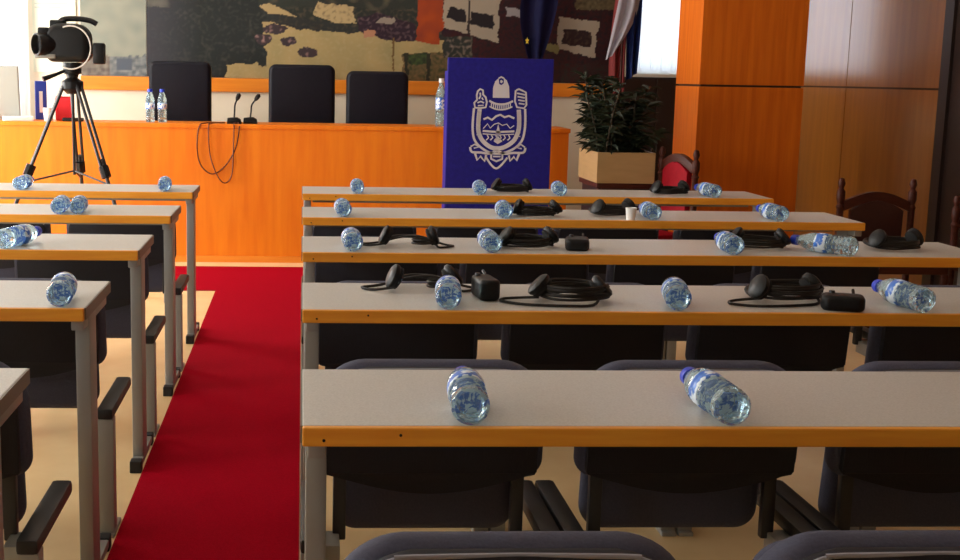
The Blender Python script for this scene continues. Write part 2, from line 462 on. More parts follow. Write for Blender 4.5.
bt = [
 # desk row (1 = by the dais), block, base (x, y), toward (x, y), label
 ('R5', .278, 1.953, .299, 2.278, 'lying water bottle on the fifth-row lectern-side desk, nearer the aisle'),
 ('R5', .714, 1.945, .706, 2.253, 'lying water bottle with blue cap on the fifth-row lectern-side desk, further from aisle'),
 ('R4', .360, 2.975, .395, 3.298, 'lying water bottle on the fourth-row desk, in front of a headset and receiver'),
 ('R4', .931, 2.980, 1.000, 3.311, 'lying water bottle on the fourth-row lectern-side desk, between two black headsets'),
 ('R4', 1.555, 2.954, 1.535, 3.20, 'lying water bottle slanting on the fourth-row desk, last from the aisle'),
 ('R3', .168, 3.985, .160, 4.325, 'lying water bottle on the third-row lectern-side desk, first from the aisle'),
 ('R3', .622, 3.985, .620, 4.364, 'lying water bottle on the third-row desk, second from the aisle, between two headsets'),
 ('R3', 1.421, 3.99, 1.455, 4.375, 'lying water bottle on the third-row lectern-side desk, third from the aisle'),
 ('R3', 1.820, 4.02, 1.69, 4.20, 'lying water bottle turned sideways on the third-row desk, last from the aisle'),
 ('R2', .170, 4.99, .160, 5.334, 'lying water bottle on the second-row lectern-side desk, first from the aisle'),
 ('R2', .823, 4.99, .850, 5.368, 'lying water bottle on the second-row desk, second from the aisle, beside a headset'),
 ('R2', 1.435, 5.01, 1.45, 5.346, 'lying water bottle on the second-row desk, third from the aisle, beside a headset'),
 ('R2', 1.965, 5.02, 1.945, 5.359, 'lying water bottle on the second-row desk, last from the aisle, near its wall end'),
 ('R1', .269, 6.02, .275, 6.423, 'lying water bottle on the front-row lectern-side desk, first from the aisle'),
 ('R1', .865, 6.03, .895, 6.449, 'lying water bottle on the front-row desk, below the blue lectern'),
 ('R1', 1.258, 6.04, 1.29, 6.507, 'lying water bottle on the front-row desk, below the planter box'),
 ('R1', 2.03, 6.06, 1.98, 6.491, 'lying water bottle on the front-row desk, in front of the wood pillar'),
 ('L1', -.655, 6.02, -.690, 6.407, 'lying water bottle on the front-row tripod-side desk, nearest the aisle'),
 ('L1', -1.345, 6.03, -1.330, 6.365, 'lying water bottle on the front-row tripod-side desk, furthest from the aisle'),
 ('L2', -.965, 5.00, -.99, 5.334, 'lying water bottle on the second-row tripod-side desk, outer one of a pair'),
 ('L2', -.890, 5.01, -.92, 5.341, 'lying water bottle on the second-row tripod-side desk, aisle-side one of a pair'),
 ('L3', -.950, 3.985, -.860, 4.28, 'lying water bottle slanting on the third-row tripod-side desk'),
 ('L4', -.580, 2.975, -.615, 3.314, 'lying water bottle on the fourth-row tripod-side desk near its aisle end'),
]
for i, (k, x, y, tx, ty, lab) in enumerate(bt):
    a = math.atan2(ty - y, tx - x) - PI / 2
    yy = max(y, DY[int(k[1]) - 1] + .004)
    loc = (x, yy, DH)
    if i == 0: bt0.location = loc; bt0.rotation_euler = (0, 0, a); bt0['label'] = lab; bt0['group'] = 'bottles lying on the desks'
    else: dup(bt0, loc, a, lab, 'bottles lying on the desks')
bs0 = make_bottle(False)
bs0['label'] = 'upright water bottle on the dais before a black chair, tripod-side one of two'; bs0['group'] = 'bottles on the dais'
bs0.location = (-1.070, 9.0, dz)
dup(bs0, (-.985, 9.0, dz), 0, 'upright water bottle on the dais before a black chair, aisle-side one of two')
tb = thing('tall_bottle', 'tall upright bottle with pale cap on the dais beside the blue lectern', 'bottle', (.984, 9.0, dz))
b = B(); lathe(b, [(0, .003), (.034, 0), (.038, .01), (.038, .08), (.035, .09), (.038, .1), (.038, .21), (.03, .25), (.016, .29), (.015, .31), (0, .31)], 20); obj('bottle_body', b, M['bottle'], tb, 50)
b = B(); lathe(b, [(.0385, .12), (.0385, .20), (.038, .20), (.038, .12)], 20); obj('label_wrap', b, M['labelblue'], tb, 50)
b = B(); lathe(b, [(.015, .305), (.018, .306), (.018, .335), (0, .335)], 16); obj('cap', b, M['white'], tb, 40)

# ------------------------------------------------------------------ headsets and receivers
def headset(kind, label, x, y, rz, seed):
    """a headset lying flat: band arc, two ear cups, a cord looping on the desk"""
    root = thing('headset', label, 'headset', (x, y, DH), rz, 'headsets on the desks')
    rd = random.Random(seed)
    R = .078
    arc = [(R * math.cos(a), .012 + R * 1.15 * math.sin(a), .014 + .012 * math.sin(a)) for a in [PI * j / 16 for j in range(17)]]
    b = B(); tube(b, arc, .0085, 8)
    for v in b.verts: v.co.z = .014 + (v.co.z - .014) * .8
    obj('headband', b, M['black'], root, 50)
    for s in (-1, 1):
        Mx = T(s * R * .95, -.012, .037, 0, 0, s * math.radians(70 - 25 * rd.random()))
        b = B(); lathe(b, [(0, 0), (.030, 0), (.034, .006), (.034, .014), (.026, .020), (0, .020)], 18, Mx)
        c = obj('ear_cup', b, M['black'], root, 40)
        b = B(); lathe(b, [(0, -.012), (.022, -.012), (.030, -.008), (.030, 0), (0, 0)], 18, Mx); obj('ear_pad', b, M['blackfoam'], c, 40)
    pts = []
    if kind == 'loop':
        pts = [(-.08, -.02, .012), (-.13, .0, .006), (-.17, -.015, .005), (-.175, -.05, .005), (-.12, -.09, .005), (-.02, -.10, .005), (.05, -.085, .006), (.075, -.03, .018)]
        for t in range(48):
            a = t * .8
            pts.append((.015 + (.078 + .016 * rd.random()) * math.cos(a), .0 + (.066 + .014 * rd.random()) * math.sin(a), .008 + .0008 * t + .004 * rd.random()))
    elif kind == 'coil':
        for t in range(36):
            a = t * .8
            pts.append(((.068 + .028 * rd.random()) * math.cos(a), -.01 + (.05 + .02 * rd.random()) * math.sin(a), .005 + .0009 * t))
    else:
        pts = [(-.075, -.03, .015), (-.13, -.01, .005), (-.16, .03, .005), (-.10, .07, .005), (.02, .06, .03), (.12, .03, .006), (.15, -.01, .005), (.10, -.05, .005)]
        for t in range(14):
            a = t * .9
            pts.append((.05 + .04 * math.cos(a), -.02 + .04 * math.sin(a), .01 + .0016 * t))
    b = B(); tube(b, catmull(pts, 4), .0038, 6); obj('cord', b, M['cord'], root, 60)
    if kind == 'dangle':
        pass
    return root
def fixz(bm):
    lo = min(v.co.z for v in bm.verts)
    for v in bm.verts: v.co.z -= lo
def receiver(label, x, y, rz, w=.075, l=.11, h=.032):
    root = thing('receiver', label, 'receiver', (x, y, DH), rz, 'receivers on the desks')
    b = B(); pad(b, -w / 2, w / 2, -l / 2, l / 2, .022, 0, h, .012, None, T(0, 0, 0, 0, PI / 2) @ Matrix.Scale(-1, 4, (0, 1, 0)) @ Matrix.Scale(-1, 4, (0, 0, 1))); fixz(b); obj('casing', b, M['black'], root, 40)
    b = B(); lathe(b, [(0, 0), (.008, 0), (.007, .006), (0, .006)], 12, T(-w / 4, l / 4, h)); obj('dial', b, M['darkmetal'], root, 40)
    b = B(); tube(b, [(w / 4, l / 2 - .01, h - .005), (w / 4, l / 2 + .02, h + .004)], .004); obj('antenna', b, M['black'], root, 40)
    return root
headset('side', 'black headset on the fourth-row desk behind the bottle nearest the aisle', .325, 3.31, .1, 1)
receiver('black receiver box on the fourth-row desk beside the bottle nearest the aisle', .478, 3.20, .12, .055, .12, .055)
headset('loop', 'black headset with looped cord on the fourth-row desk, spread between two bottles', .69, 3.16, -.1, 2)
headset('loop', 'black headset with cord on the fourth-row desk beside the slanting bottle', 1.262, 3.195, .25, 3)
receiver('black receiver leaning in the headset beside the slanting fourth-row bottle', 1.365, 3.06, -.35, .105, .07, .04)
headset('side', 'black headset on the third-row desk, first from the aisle', .36, 4.18, 0, 4)
headset('coil', 'black headset on the third-row desk, second from the aisle', .765, 4.20, .2, 5)
receiver('black receiver on the third-row desk beside the second headset', .925, 4.15, -.2, .08, .11, .04)
headset('coil', 'black headset on the third-row desk, third from the aisle, beside the sideways bottle', 1.575, 4.235, -.2, 6)
headset('coil', 'black headset on the third-row desk, last from the aisle', 2.05, 4.23, .3, 7)
headset('coil', 'black headset on the second-row desk, first from the aisle', .975, 5.17, 0, 8)
headset('coil', 'black headset on the second-row desk, second from the aisle', 1.305, 5.22, .4, 9)
headset('coil', 'black headset on the front-row desk below the blue lectern', 1.05, 6.26, 0, 10)
headset('coil', 'black headset on the front-row desk near the wood pillar', 1.845, 6.24, .3, 11)
b = B(); lathe(b, [(0, 0), (.018, 0), (.023, .05), (.021, .05), (.017, .004), (0, .004)], 16)
o = obj('paper_cup', b, M['paper'], None, 40); o.location = (1.345, 5.06, DH); tag(o, 'small white cup on the second-row desk beside a bottle and headset', 'cup')

# ------------------------------------------------------------------ lectern with emblem
LX0, LX1, LY, LZ = .885, 1.537, 7.75, 1.423
lt = thing('lectern', 'tall blue lectern with a white town crest standing before the dais', 'lectern', (0, 0, 0))
lt.location = ((LX0 + LX1) / 2, LY, .006)
w2 = (LX1 - LX0) / 2
b = B(); box(b, -w2, w2, 0, .035, .04, LZ, .006); obj('front_panel', b, M['blue'], lt)
b = B(); box(b, -w2 + .03, -w2 + .06, .035, .42, .04, LZ - .08); box(b, w2 - .06, w2 - .03, .035, .42, .04, LZ - .08); obj('side_panel', b, M['blue'], lt)
b = B(); box(b, -w2 + .061, w2 - .061, .035, .42, LZ - .12, LZ - .095, .004); obj('reading_shelf', b, M['rail'], lt)
b = B(); box(b, -w2, w2, 0, .46, 0, .04, .004); obj('base', b, M['darkmetal'], lt)
# emblem drawn on the panel in panel units (1 unit = 1/4 photo pixel), outlines raised 3 mm
SX = (LX1 - LX0) / 425.
def ep(u, v): return ((u - 237.5) * SX * .94 + .002, LZ - .07 - (v - 77) * SX * .96)
emb = B()
def stroke(pts, wd, closed=False, sm=0):
    P = [Vector((*ep(*p), 0)) for p in pts]
    if sm: P = catmull(P, sm, closed)
    h = wd * SX / 2; k = len(P); L, R = [], []
    for i in range(k):
        if closed: d = P[(i + 1) % k] - P[i - 1]
        else: d = P[min(i + 1, k - 1)] - P[max(i - 1, 0)]
        d.normalize(); n = Vector((-d.y, d.x, 0)) * h
        L.append(P[i] + n); R.append(P[i] - n)
    for i in range(k if closed else k - 1):
        j = (i + 1) % k
        q = [L[i], L[j], R[j], R[i]]
        fr = [emb.verts.new((p.x, -.003, p.y)) for p in q]; bk = [emb.verts.new((p.x, 0.001, p.y)) for p in q]
        emb.faces.new(fr); 
        for a in range(4): emb.faces.new((fr[a], fr[(a + 1) % 4], bk[(a + 1) % 4], bk[a]))
def fill(pts, sm=0):
    P = [Vector((*ep(*p), 0)) for p in pts]
    if sm: P = catmull(P, sm, True)
    prism(emb, [(p.x, p.y) for p in P], -.003, .001)
# dome with a figure opening, on a mitre-like body
fill([(205, 192), (205, 150), (213, 125), (228, 110), (228, 118), (230, 135), (240, 140), (250, 132), (250, 118), (248, 108), (262, 120), (273, 145), (276, 192)])
stroke([(228, 112), (238, 106), (250, 112)], 6)
fill([(234, 122), (240, 118), (246, 124), (242, 132), (236, 130)])
# banner arc
stroke([(190, 205), (215, 216), (240, 219), (265, 216), (292, 205)], 8, sm=4)
stroke([(192, 228), (216, 238), (240, 241), (264, 238), (290, 228)], 6, sm=4)
for x in range(200, 290, 9): stroke([(x, 212 + 9 * (1 - ((x - 241) / 48.) ** 2)), (x, 228 + 9 * (1 - ((x - 241) / 48.) ** 2))], 4)
# towers at the shoulders
stroke([(140, 166), (150, 157), (162, 162), (163, 180), (174, 190), (180, 210), (176, 232), (152, 236), (130, 234), (126, 214), (138, 202), (136, 182)], 7, True)
stroke([(150, 172), (152, 186), (146, 198)], 6); stroke([(140, 214), (154, 208), (168, 214)], 6); stroke([(142, 226), (166, 224)], 5); stroke([(158, 192), (164, 202)], 5)
stroke([(304, 160), (316, 155), (328, 160), (346, 168), (350, 220), (340, 234), (310, 230), (300, 205), (302, 160)], 7)
for k in range(4): stroke([(308 + k * 3, 172 + k * 14), (342, 178 + k * 13)], 6)
# shield and its frame
stroke([(126, 236), (122, 300), (126, 350), (140, 380), (165, 402), (195, 418), (229, 424), (262, 420), (300, 404), (328, 380), (342, 352), (348, 300), (345, 236)], 9, sm=4)
stroke([(150, 240), (146, 300), (150, 340), (168, 372), (200, 396), (230, 402), (262, 396), (298, 372), (316, 340), (322, 300), (318, 240)], 17, sm=4)
stroke([(168, 282), (186, 274), (204, 284), (222, 268), (240, 262), (258, 272), (276, 266), (300, 276)], 8)
stroke([(168, 320), (186, 300), (198, 318), (214, 302), (232, 296), (250, 306), (268, 300), (284, 318), (300, 306)], 4)
stroke([(166, 330), (232, 334), (302, 330)], 8)
stroke([(166, 342), (232, 346), (302, 342)], 4)
for x in (186, 204, 222, 240, 258, 278): stroke([(x, 346), (x + 6, 358), (x - 4, 368)], 5)
fill([(222, 340), (232, 300), (242, 340)]); fill([(214, 372), (232, 350), (252, 372), (232, 384)])
# ribbon
stroke([(114, 398), (122, 418), (160, 420), (196, 424), (229, 412), (262, 424), (300, 420), (344, 418), (352, 398)], 9, sm=4)
stroke([(116, 396), (134, 386), (150, 398), (130, 402)], 6); stroke([(350, 396), (332, 384), (316, 398), (336, 402)], 6)
stroke([(136, 424), (146, 452), (160, 436), (178, 456), (184, 430)], 9); stroke([(326, 424), (316, 452), (304, 436), (288, 454), (282, 430)], 9)
stroke([(184, 440), (206, 470), (229, 486), (252, 470), (276, 440)], 8, sm=3)
stroke([(206, 424), (206, 446), (229, 456), (254, 446), (254, 424)], 8)
stroke([(214, 436), (246, 436)], 6)
for k in range(7):
    stroke([(140, 250 + k * 16), (156, 256 + k * 16)], 3); stroke([(312, 250 + k * 16), (328, 256 + k * 16)], 3)
obj('emblem', emb, M['emblem'], lt)

# ------------------------------------------------------------------ planter and plant
PX0, PX1, PY0, PY1, PZ0, PZ1 = 1.655, 1.985, 7.00, 7.48, .728, .901
b = B(); box(b, PX0 + .02, PX1 - .02, PY0 + .03, PY1 - .03, .03, PZ0 - .03, .004)
st = tag(obj('plant_stand', b, M['doorwood']), 'dark wooden stand carrying the pale planter box', 'stand')
b = B(); box(b, PX0 + .005, PX1 - .005, PY0 + .01, PY1 - .01, PZ0 - .03, PZ0, .004); obj('stand_top', b, M['darkwood'], st)
b = B(); box(b, PX0 + .03, PX1 - .03, PY0 + .05, PY1 - .05, 0, .03); obj('stand_foot', b, M['black'], st)
st.location.z = .006
pt = thing('planter', 'pale wooden planter box with a dark leafy plant beside the lectern', 'planter', ((PX0 + PX1) / 2, (PY0 + PY1) / 2, PZ0 + .006))
hx, hy, hz = (PX1 - PX0) / 2, (PY1 - PY0) / 2, PZ1 - PZ0
b = B()
box(b, -hx, hx, -hy, -hy + .02, 0, hz, .002); box(b, -hx, hx, hy - .02, hy, 0, hz, .002)
box(b, -hx, -hx + .02, -hy + .02, hy - .02, 0, hz, .002); box(b, hx - .02, hx, -hy + .02, hy - .02, 0, hz, .002); box(b, -hx + .02, hx - .02, -hy + .02, hy - .02, 0, .02)
obj('box', b, M['plantbox'], pt)
b = B(); box(b, -hx + .02, hx - .02, -hy + .02, hy - .02, .02, hz - .03); obj('soil', b, M['soil'], pt)
rd = random.Random(3)
sb, lb = B(), B()
def leaf(bm, p, d, ln, wd):
    d = d.normalized(); s = d.cross(Vector((rd.uniform(-.5, .5), rd.uniform(-.5, .5), 1))).normalized(); n = s.cross(d)
    q = [p, p + d * ln * .3 + s * wd * .8 + n * .006, p + d * ln * .7 + s * wd * .6, p + d * ln - n * .02, p + d * ln * .7 - s * wd * .6, p + d * ln * .3 - s * wd * .8 + n * .006]
    m1, m2 = p + d * ln * .3 - n * .004, p + d * ln * .7 - n * .008
    V = [bm.verts.new(x) for x in q]; a, c = bm.verts.new(m1), bm.verts.new(m2)
    for f in ((V[0], V[1], a), (V[1], V[2], c, a), (V[2], V[3], c), (V[3], V[4], c), (V[4], V[5], a, c), (V[5], V[0], a)): bm.faces.new(f)
for k in range(26):
    x0, y0 = rd.uniform(-hx + .03, hx - .06), rd.uniform(-hy + .06, hy - .06)
    h = rd.uniform(.12, .46); ang = rd.uniform(.3, 2 * PI - .3); lean = rd.uniform(.02, .22)
    pts = catmull([(x0, y0, hz - .04), (x0 + lean * .4 * math.cos(ang), y0 + lean * .4 * math.sin(ang), hz - .04 + h * .55), (x0 + lean * math.cos(ang), y0 + lean * math.sin(ang), hz - .04 + h)], 6)
    tube(sb, pts, .004, 5)
    for j, p in enumerate(pts[2:]):
        for q in range(5):
            a = rd.uniform(0, 2 * PI)
            leaf(lb, p, Vector((math.cos(a), math.sin(a), rd.uniform(-.3, .7))), rd.uniform(.06, .12), rd.uniform(.010, .022))
obj('stems', sb, M['stem'], pt, 50); fo = obj('foliage', lb, M['leaf'], pt)

# ------------------------------------------------------------------ tripod and video camera
TX, TY = -1.375, 7.70
tr = thing('tripod', 'black camera tripod standing between the front desk and the dais', 'tripod', (TX, TY, 0))
apex = 1.235
legang = [math.radians(a) for a in (198, 322, 92)]
for a in legang:
    fx, fy = .56 * math.cos(a), .56 * math.sin(a)
    top = Vector((.05 * math.cos(a), .05 * math.sin(a), apex)); ft = Vector((fx, fy, .012))
    side = Vector((-math.sin(a), math.cos(a), 0)) * .018
    mid = top.lerp(ft, .42)
    b = B(); tube(b, [top + side, mid + side], .0095); tube(b, [top - side, mid - side], .0095); tube(b, [mid - (ft - top) * .06, ft], .012)
    L = obj('leg', b, M['darkmetal'], tr, 50)
    b = B(); tube(b, [mid - (ft - top).normalized() * .035, mid + (ft - top).normalized() * .035], .030, 8); obj('leg_clamp', b, M['black'], L, 30)
    b = B(); tube(b, [ft, ft + Vector((0, 0, .03))], .018); obj('rubber_foot', b, M['rubber'], L, 40)
    b = B(); tube(b, [(0, 0, .715), mid + (ft - top) * .06], .006); obj('spreader_arm', b, M['darkmetal'], tr, 40)
b = B(); tube(b, [(0, 0, .69), (0, 0, apex)], .009); obj('centre_column', b, M['darkmetal'], tr, 40)
b = B(); lathe(b, [(0, apex - .06), (.035, apex - .06), (.065, apex - .03), (.065, apex + .012), (.045, apex + .025), (.032, apex + .035), (.038, apex + .055), (.055, apex + .06), (.055, apex + .125), (0, apex + .125)], 18); obj('fluid_head', b, M['black'], tr, 40)
b = B(); tube(b, [(-.03, -.03, apex + .08), (-.08, -.06, apex + .055), (-.155, -.10, apex + .025)], [.009, .010, .016]); obj('pan_handle', b, M['black'], tr, 50)
vz = apex + .127
vc = thing('video_camera', 'black video camera with pale handle strap mounted on the tripod', 'video camera', (TX, TY, vz))
b = B(); pad(b, -.145, .115, 0, .225, .085, -.09, .09, .04, .05)
obj('camera_body', b, M['black'], vc, 40)
b = B(); lathe(b, [(0, 0), (.055, 0), (.058, .05), (.066, .06), (.066, .11), (.058, .115), (.05, .08), (0, .08)], 20, T(-.10, -.04, .10, math.radians(38), 0, -PI / 2)); obj('lens', b, M['black'], vc, 40)
b = B(); box(b, -.20, -.08, -.095, -.03, .02, .045, .006); obj('lens_support', b, M['silver'], vc, 40)
b = B(); tube(b, catmull([(-.08, 0, .21), (-.05, 0, .248), (.03, 0, .255), (.11, 0, .245), (.15, 0, .225)], 4), .016, 8); obj('top_handle', b, M['black'], vc, 50)
b = B(); box(b, -.12, -.03, -.05, .03, .19, .245, .012); box(b, -.185, -.12, -.08, .02, .11, .20, .012); obj('microphone_mount', b, M['black'], vc, 40)
b = B(); box(b, .135, .205, -.09, -.02, -.01, .115, .014); obj('viewfinder', b, M['black'], vc, 40)
b = B(); tube(b, [(.10, -.04, .06), (.15, -.05, .06)], .013); obj('viewfinder_arm', b, M['black'], vc, 40)
b = B(); tube(b, [(.115 * math.cos(a) + .01, -.085, .085 + .125 * math.sin(a)) for a in [math.radians(-118 + 7 * j) for j in range(34)]], .0045, 8); obj('strap_ring', b, M['white'], vc, 60)
b = B(); lathe(b, [(0, 0), (.014, 0), (.014, .006), (0, .006)], 12, T(.055, -.078, .125, 0, PI / 2)); obj('badge', b, M['silver'], vc, 40)

# ------------------------------------------------------------------ things on the dais
lp = thing('laptop', 'open grey laptop on the tripod end of the dais, lid toward the room', 'laptop', (-2.125, 8.99, dz))
b = B(); box(b, -.26, .18, -.02, .23, 0, .022, .005); obj('keyboard_base', b, M['silver'], lp)
b = B(); box(b, -.26, .16, -.012, .012, 0, .355, .008, T(0, -.02, .02, 0, math.radians(6))); obj('lid', b, M['silver'], lp)
b = B(); box(b, -.04, .04, -.16, .16, 0, .27, .003, T(-1.89, 9.30, dz, math.radians(12)))
o = tag(obj('ring_binder', b, M['bluefile']), 'upright blue ring binder on the dais beside the grey laptop', 'binder')
b = B(); box(b, -.012, .012, -.003, .003, .05, .20, 0, T(-1.89 + .033, 9.30 - .157, dz, math.radians(12))); obj('spine_label', b, M['paper'], o)
b = B(); box(b, -.06, .06, -.04, .04, 0, .16, .012, T(-1.675, 9.03, dz, .2)); o = tag(obj('red_box', b, M['redbox']), 'small red box standing on the dais behind the tripod legs', 'box')
b = B(); box(b, -.056, .056, -.036, .036, .16, .168, .003, T(-1.675, 9.03, dz, .2)); obj('lid', b, M['redbox'], o)
b = B(); lathe(b, [(0, 0), (.03, 0), (.036, .09), (.033, .09), (.028, .005), (0, .005)], 20); o = obj('white_cup', b, M['white'], None, 40); o.location = (-1.765, 8.93, dz); tag(o, 'white cup on the dais between the blue binder and red box', 'cup')
b = B(); box(b, -.1, .1, -.07, .07, 0, .03, .004, T(-1.965, 8.885, dz, .3)); tag(obj('paper_stack', b, M['paper']), 'white paper stack on the dais in front of the grey laptop', 'paper')
b = B(); box(b, -.07, .07, -.03, .03, 0, .025, .006, T(-1.59, 8.90, dz)); o = tag(obj('dark_remote', b, M['black']), 'flat black device on the dais beside the red box', 'device')
# microphones with cords hanging over the dais front
def mic(x, y, rz, lean, label):
    root = thing('desk_microphone', label, 'microphone', (x, y, dz), rz, 'gooseneck microphones on the dais')
    b = B(); prism(b, [(-.05, 0), (.05, 0), (.045, .03), (.02, .045), (-.045, .04)], -.045, .045, .006); obj('base', b, M['black'], root, 40)
    pts = catmull([(0, 0, .04), (lean * .15, 0, .09), (lean * .3, -.01, .13), (lean, -.03, .165)], 5)
    b = B(); tube(b, pts, .006); obj('gooseneck', b, M['black'], root, 60)
    d = (pts[-1] - pts[-3]).normalized()
    b = B(); tube(b, [pts[-1], pts[-1] + d * .02, pts[-1] + d * .045, pts[-1] + d * .055], [.010, .016, .016, .006], 10); obj('microphone_head', b, M['blackfoam'], root, 60)
    return root
mic(-.475, 8.89, 0, .02, 'gooseneck microphone on the dais standing straight, tripod-side one of two')
mic(-.365, 8.95, 0, .035, 'gooseneck microphone on the dais leaning over, lectern-side one of two')
def cord(label, pts, m=M['browncord']):
    b = B(); tube(b, catmull(pts, 8), .0045, 6); return tag(obj('hanging_cord', b, m, None, 60), label, 'cord', 'cords hanging down the dais')
yf = 8.784
cord('thin cord looping widest down the orange dais front', [(-.54, 8.9, dz + .005), (-.66, 8.82, dz + .006), (-.71, yf, dz - .02), (-.725, yf, .80), (-.70, yf, .68), (-.62, yf, .62), (-.53, yf, .68), (-.46, yf, .80), (-.435, yf, dz - .03), (-.44, 8.83, dz + .006), (-.46, 8.86, dz + .006)])
cord('thin cord hanging lowest down the orange dais front', [(-.55, 8.92, dz + .005), (-.625, 8.82, dz + .006), (-.645, yf - .008, dz - .02), (-.635, yf - .008, .75), (-.58, yf - .008, .60), (-.53, yf - .008, .56), (-.485, yf - .008, .62), (-.475, yf - .008, .80), (-.47, yf - .008, dz - .03), (-.47, 8.83, dz + .008), (-.42, 8.9, dz + .005)])

# ------------------------------------------------------------------ black chairs behind the dais
def boss_chair(x, w, h, label):
    root = thing('conference_armchair', label, 'chair', (x, 9.62, 0), 0, 'black chairs behind the dais')
    b = B(); pad(b, -w / 2, w / 2, .50, h, .055, -.05, .05, .03, .03)
    for v in b.verts: v.co.y += .18 * v.co.x ** 2 - .02 * math.sin((v.co.z - .5) * 7)
    obj('backrest', b, M['blackleather'], root, 50)
    b = B(); prism(b, rrect(-w / 2 + .01, w / 2 - .01, .40, .50, .04, 5), -.42, .06, .02, None, 3); obj('seat', b, M['blackleather'], root, 50)
    b = B(); tube(b, [(0, -.18, .08), (0, -.18, .40)], .03); obj('gas_lift', b, M['darkmetal'], root, 40)
    for k in range(5):
        a = k * 2 * PI / 5 + .3
        b = B(); tube(b, [(0, -.18, .09), (.27 * math.cos(a), -.18 + .27 * math.sin(a), .055)], [.022, .014]); L = obj('leg', b, M['black'], root, 40)
        b = B(); lathe(b, [(0, -.012), (.026, -.012), (.026, .012), (0, .012)], 12, T(.27 * math.cos(a), -.18 + .27 * math.sin(a), .027, a, PI / 2)); obj('caster', b, M['black'], L, 40)
    for s in (-1, 1):
        b = B(); tube(b, catmull([(s * (w / 2 - .02), -.02, .47), (s * (w / 2 + .01), -.05, .66), (s * (w / 2 + .01), -.20, .68), (s * (w / 2 - .02), -.26, .46)], 5), .018); obj('armrest', b, M['black'], root, 50)
    return root
boss_chair(-.918, .465, 1.395, 'black high-backed chair behind the dais bottles, nearest the tripod')
boss_chair(-.005, .500, 1.385, 'black high-backed chair behind the dais, middle one of three')
boss_chair(.566, .470, 1.345, 'black high-backed chair behind the dais, nearest the lectern')

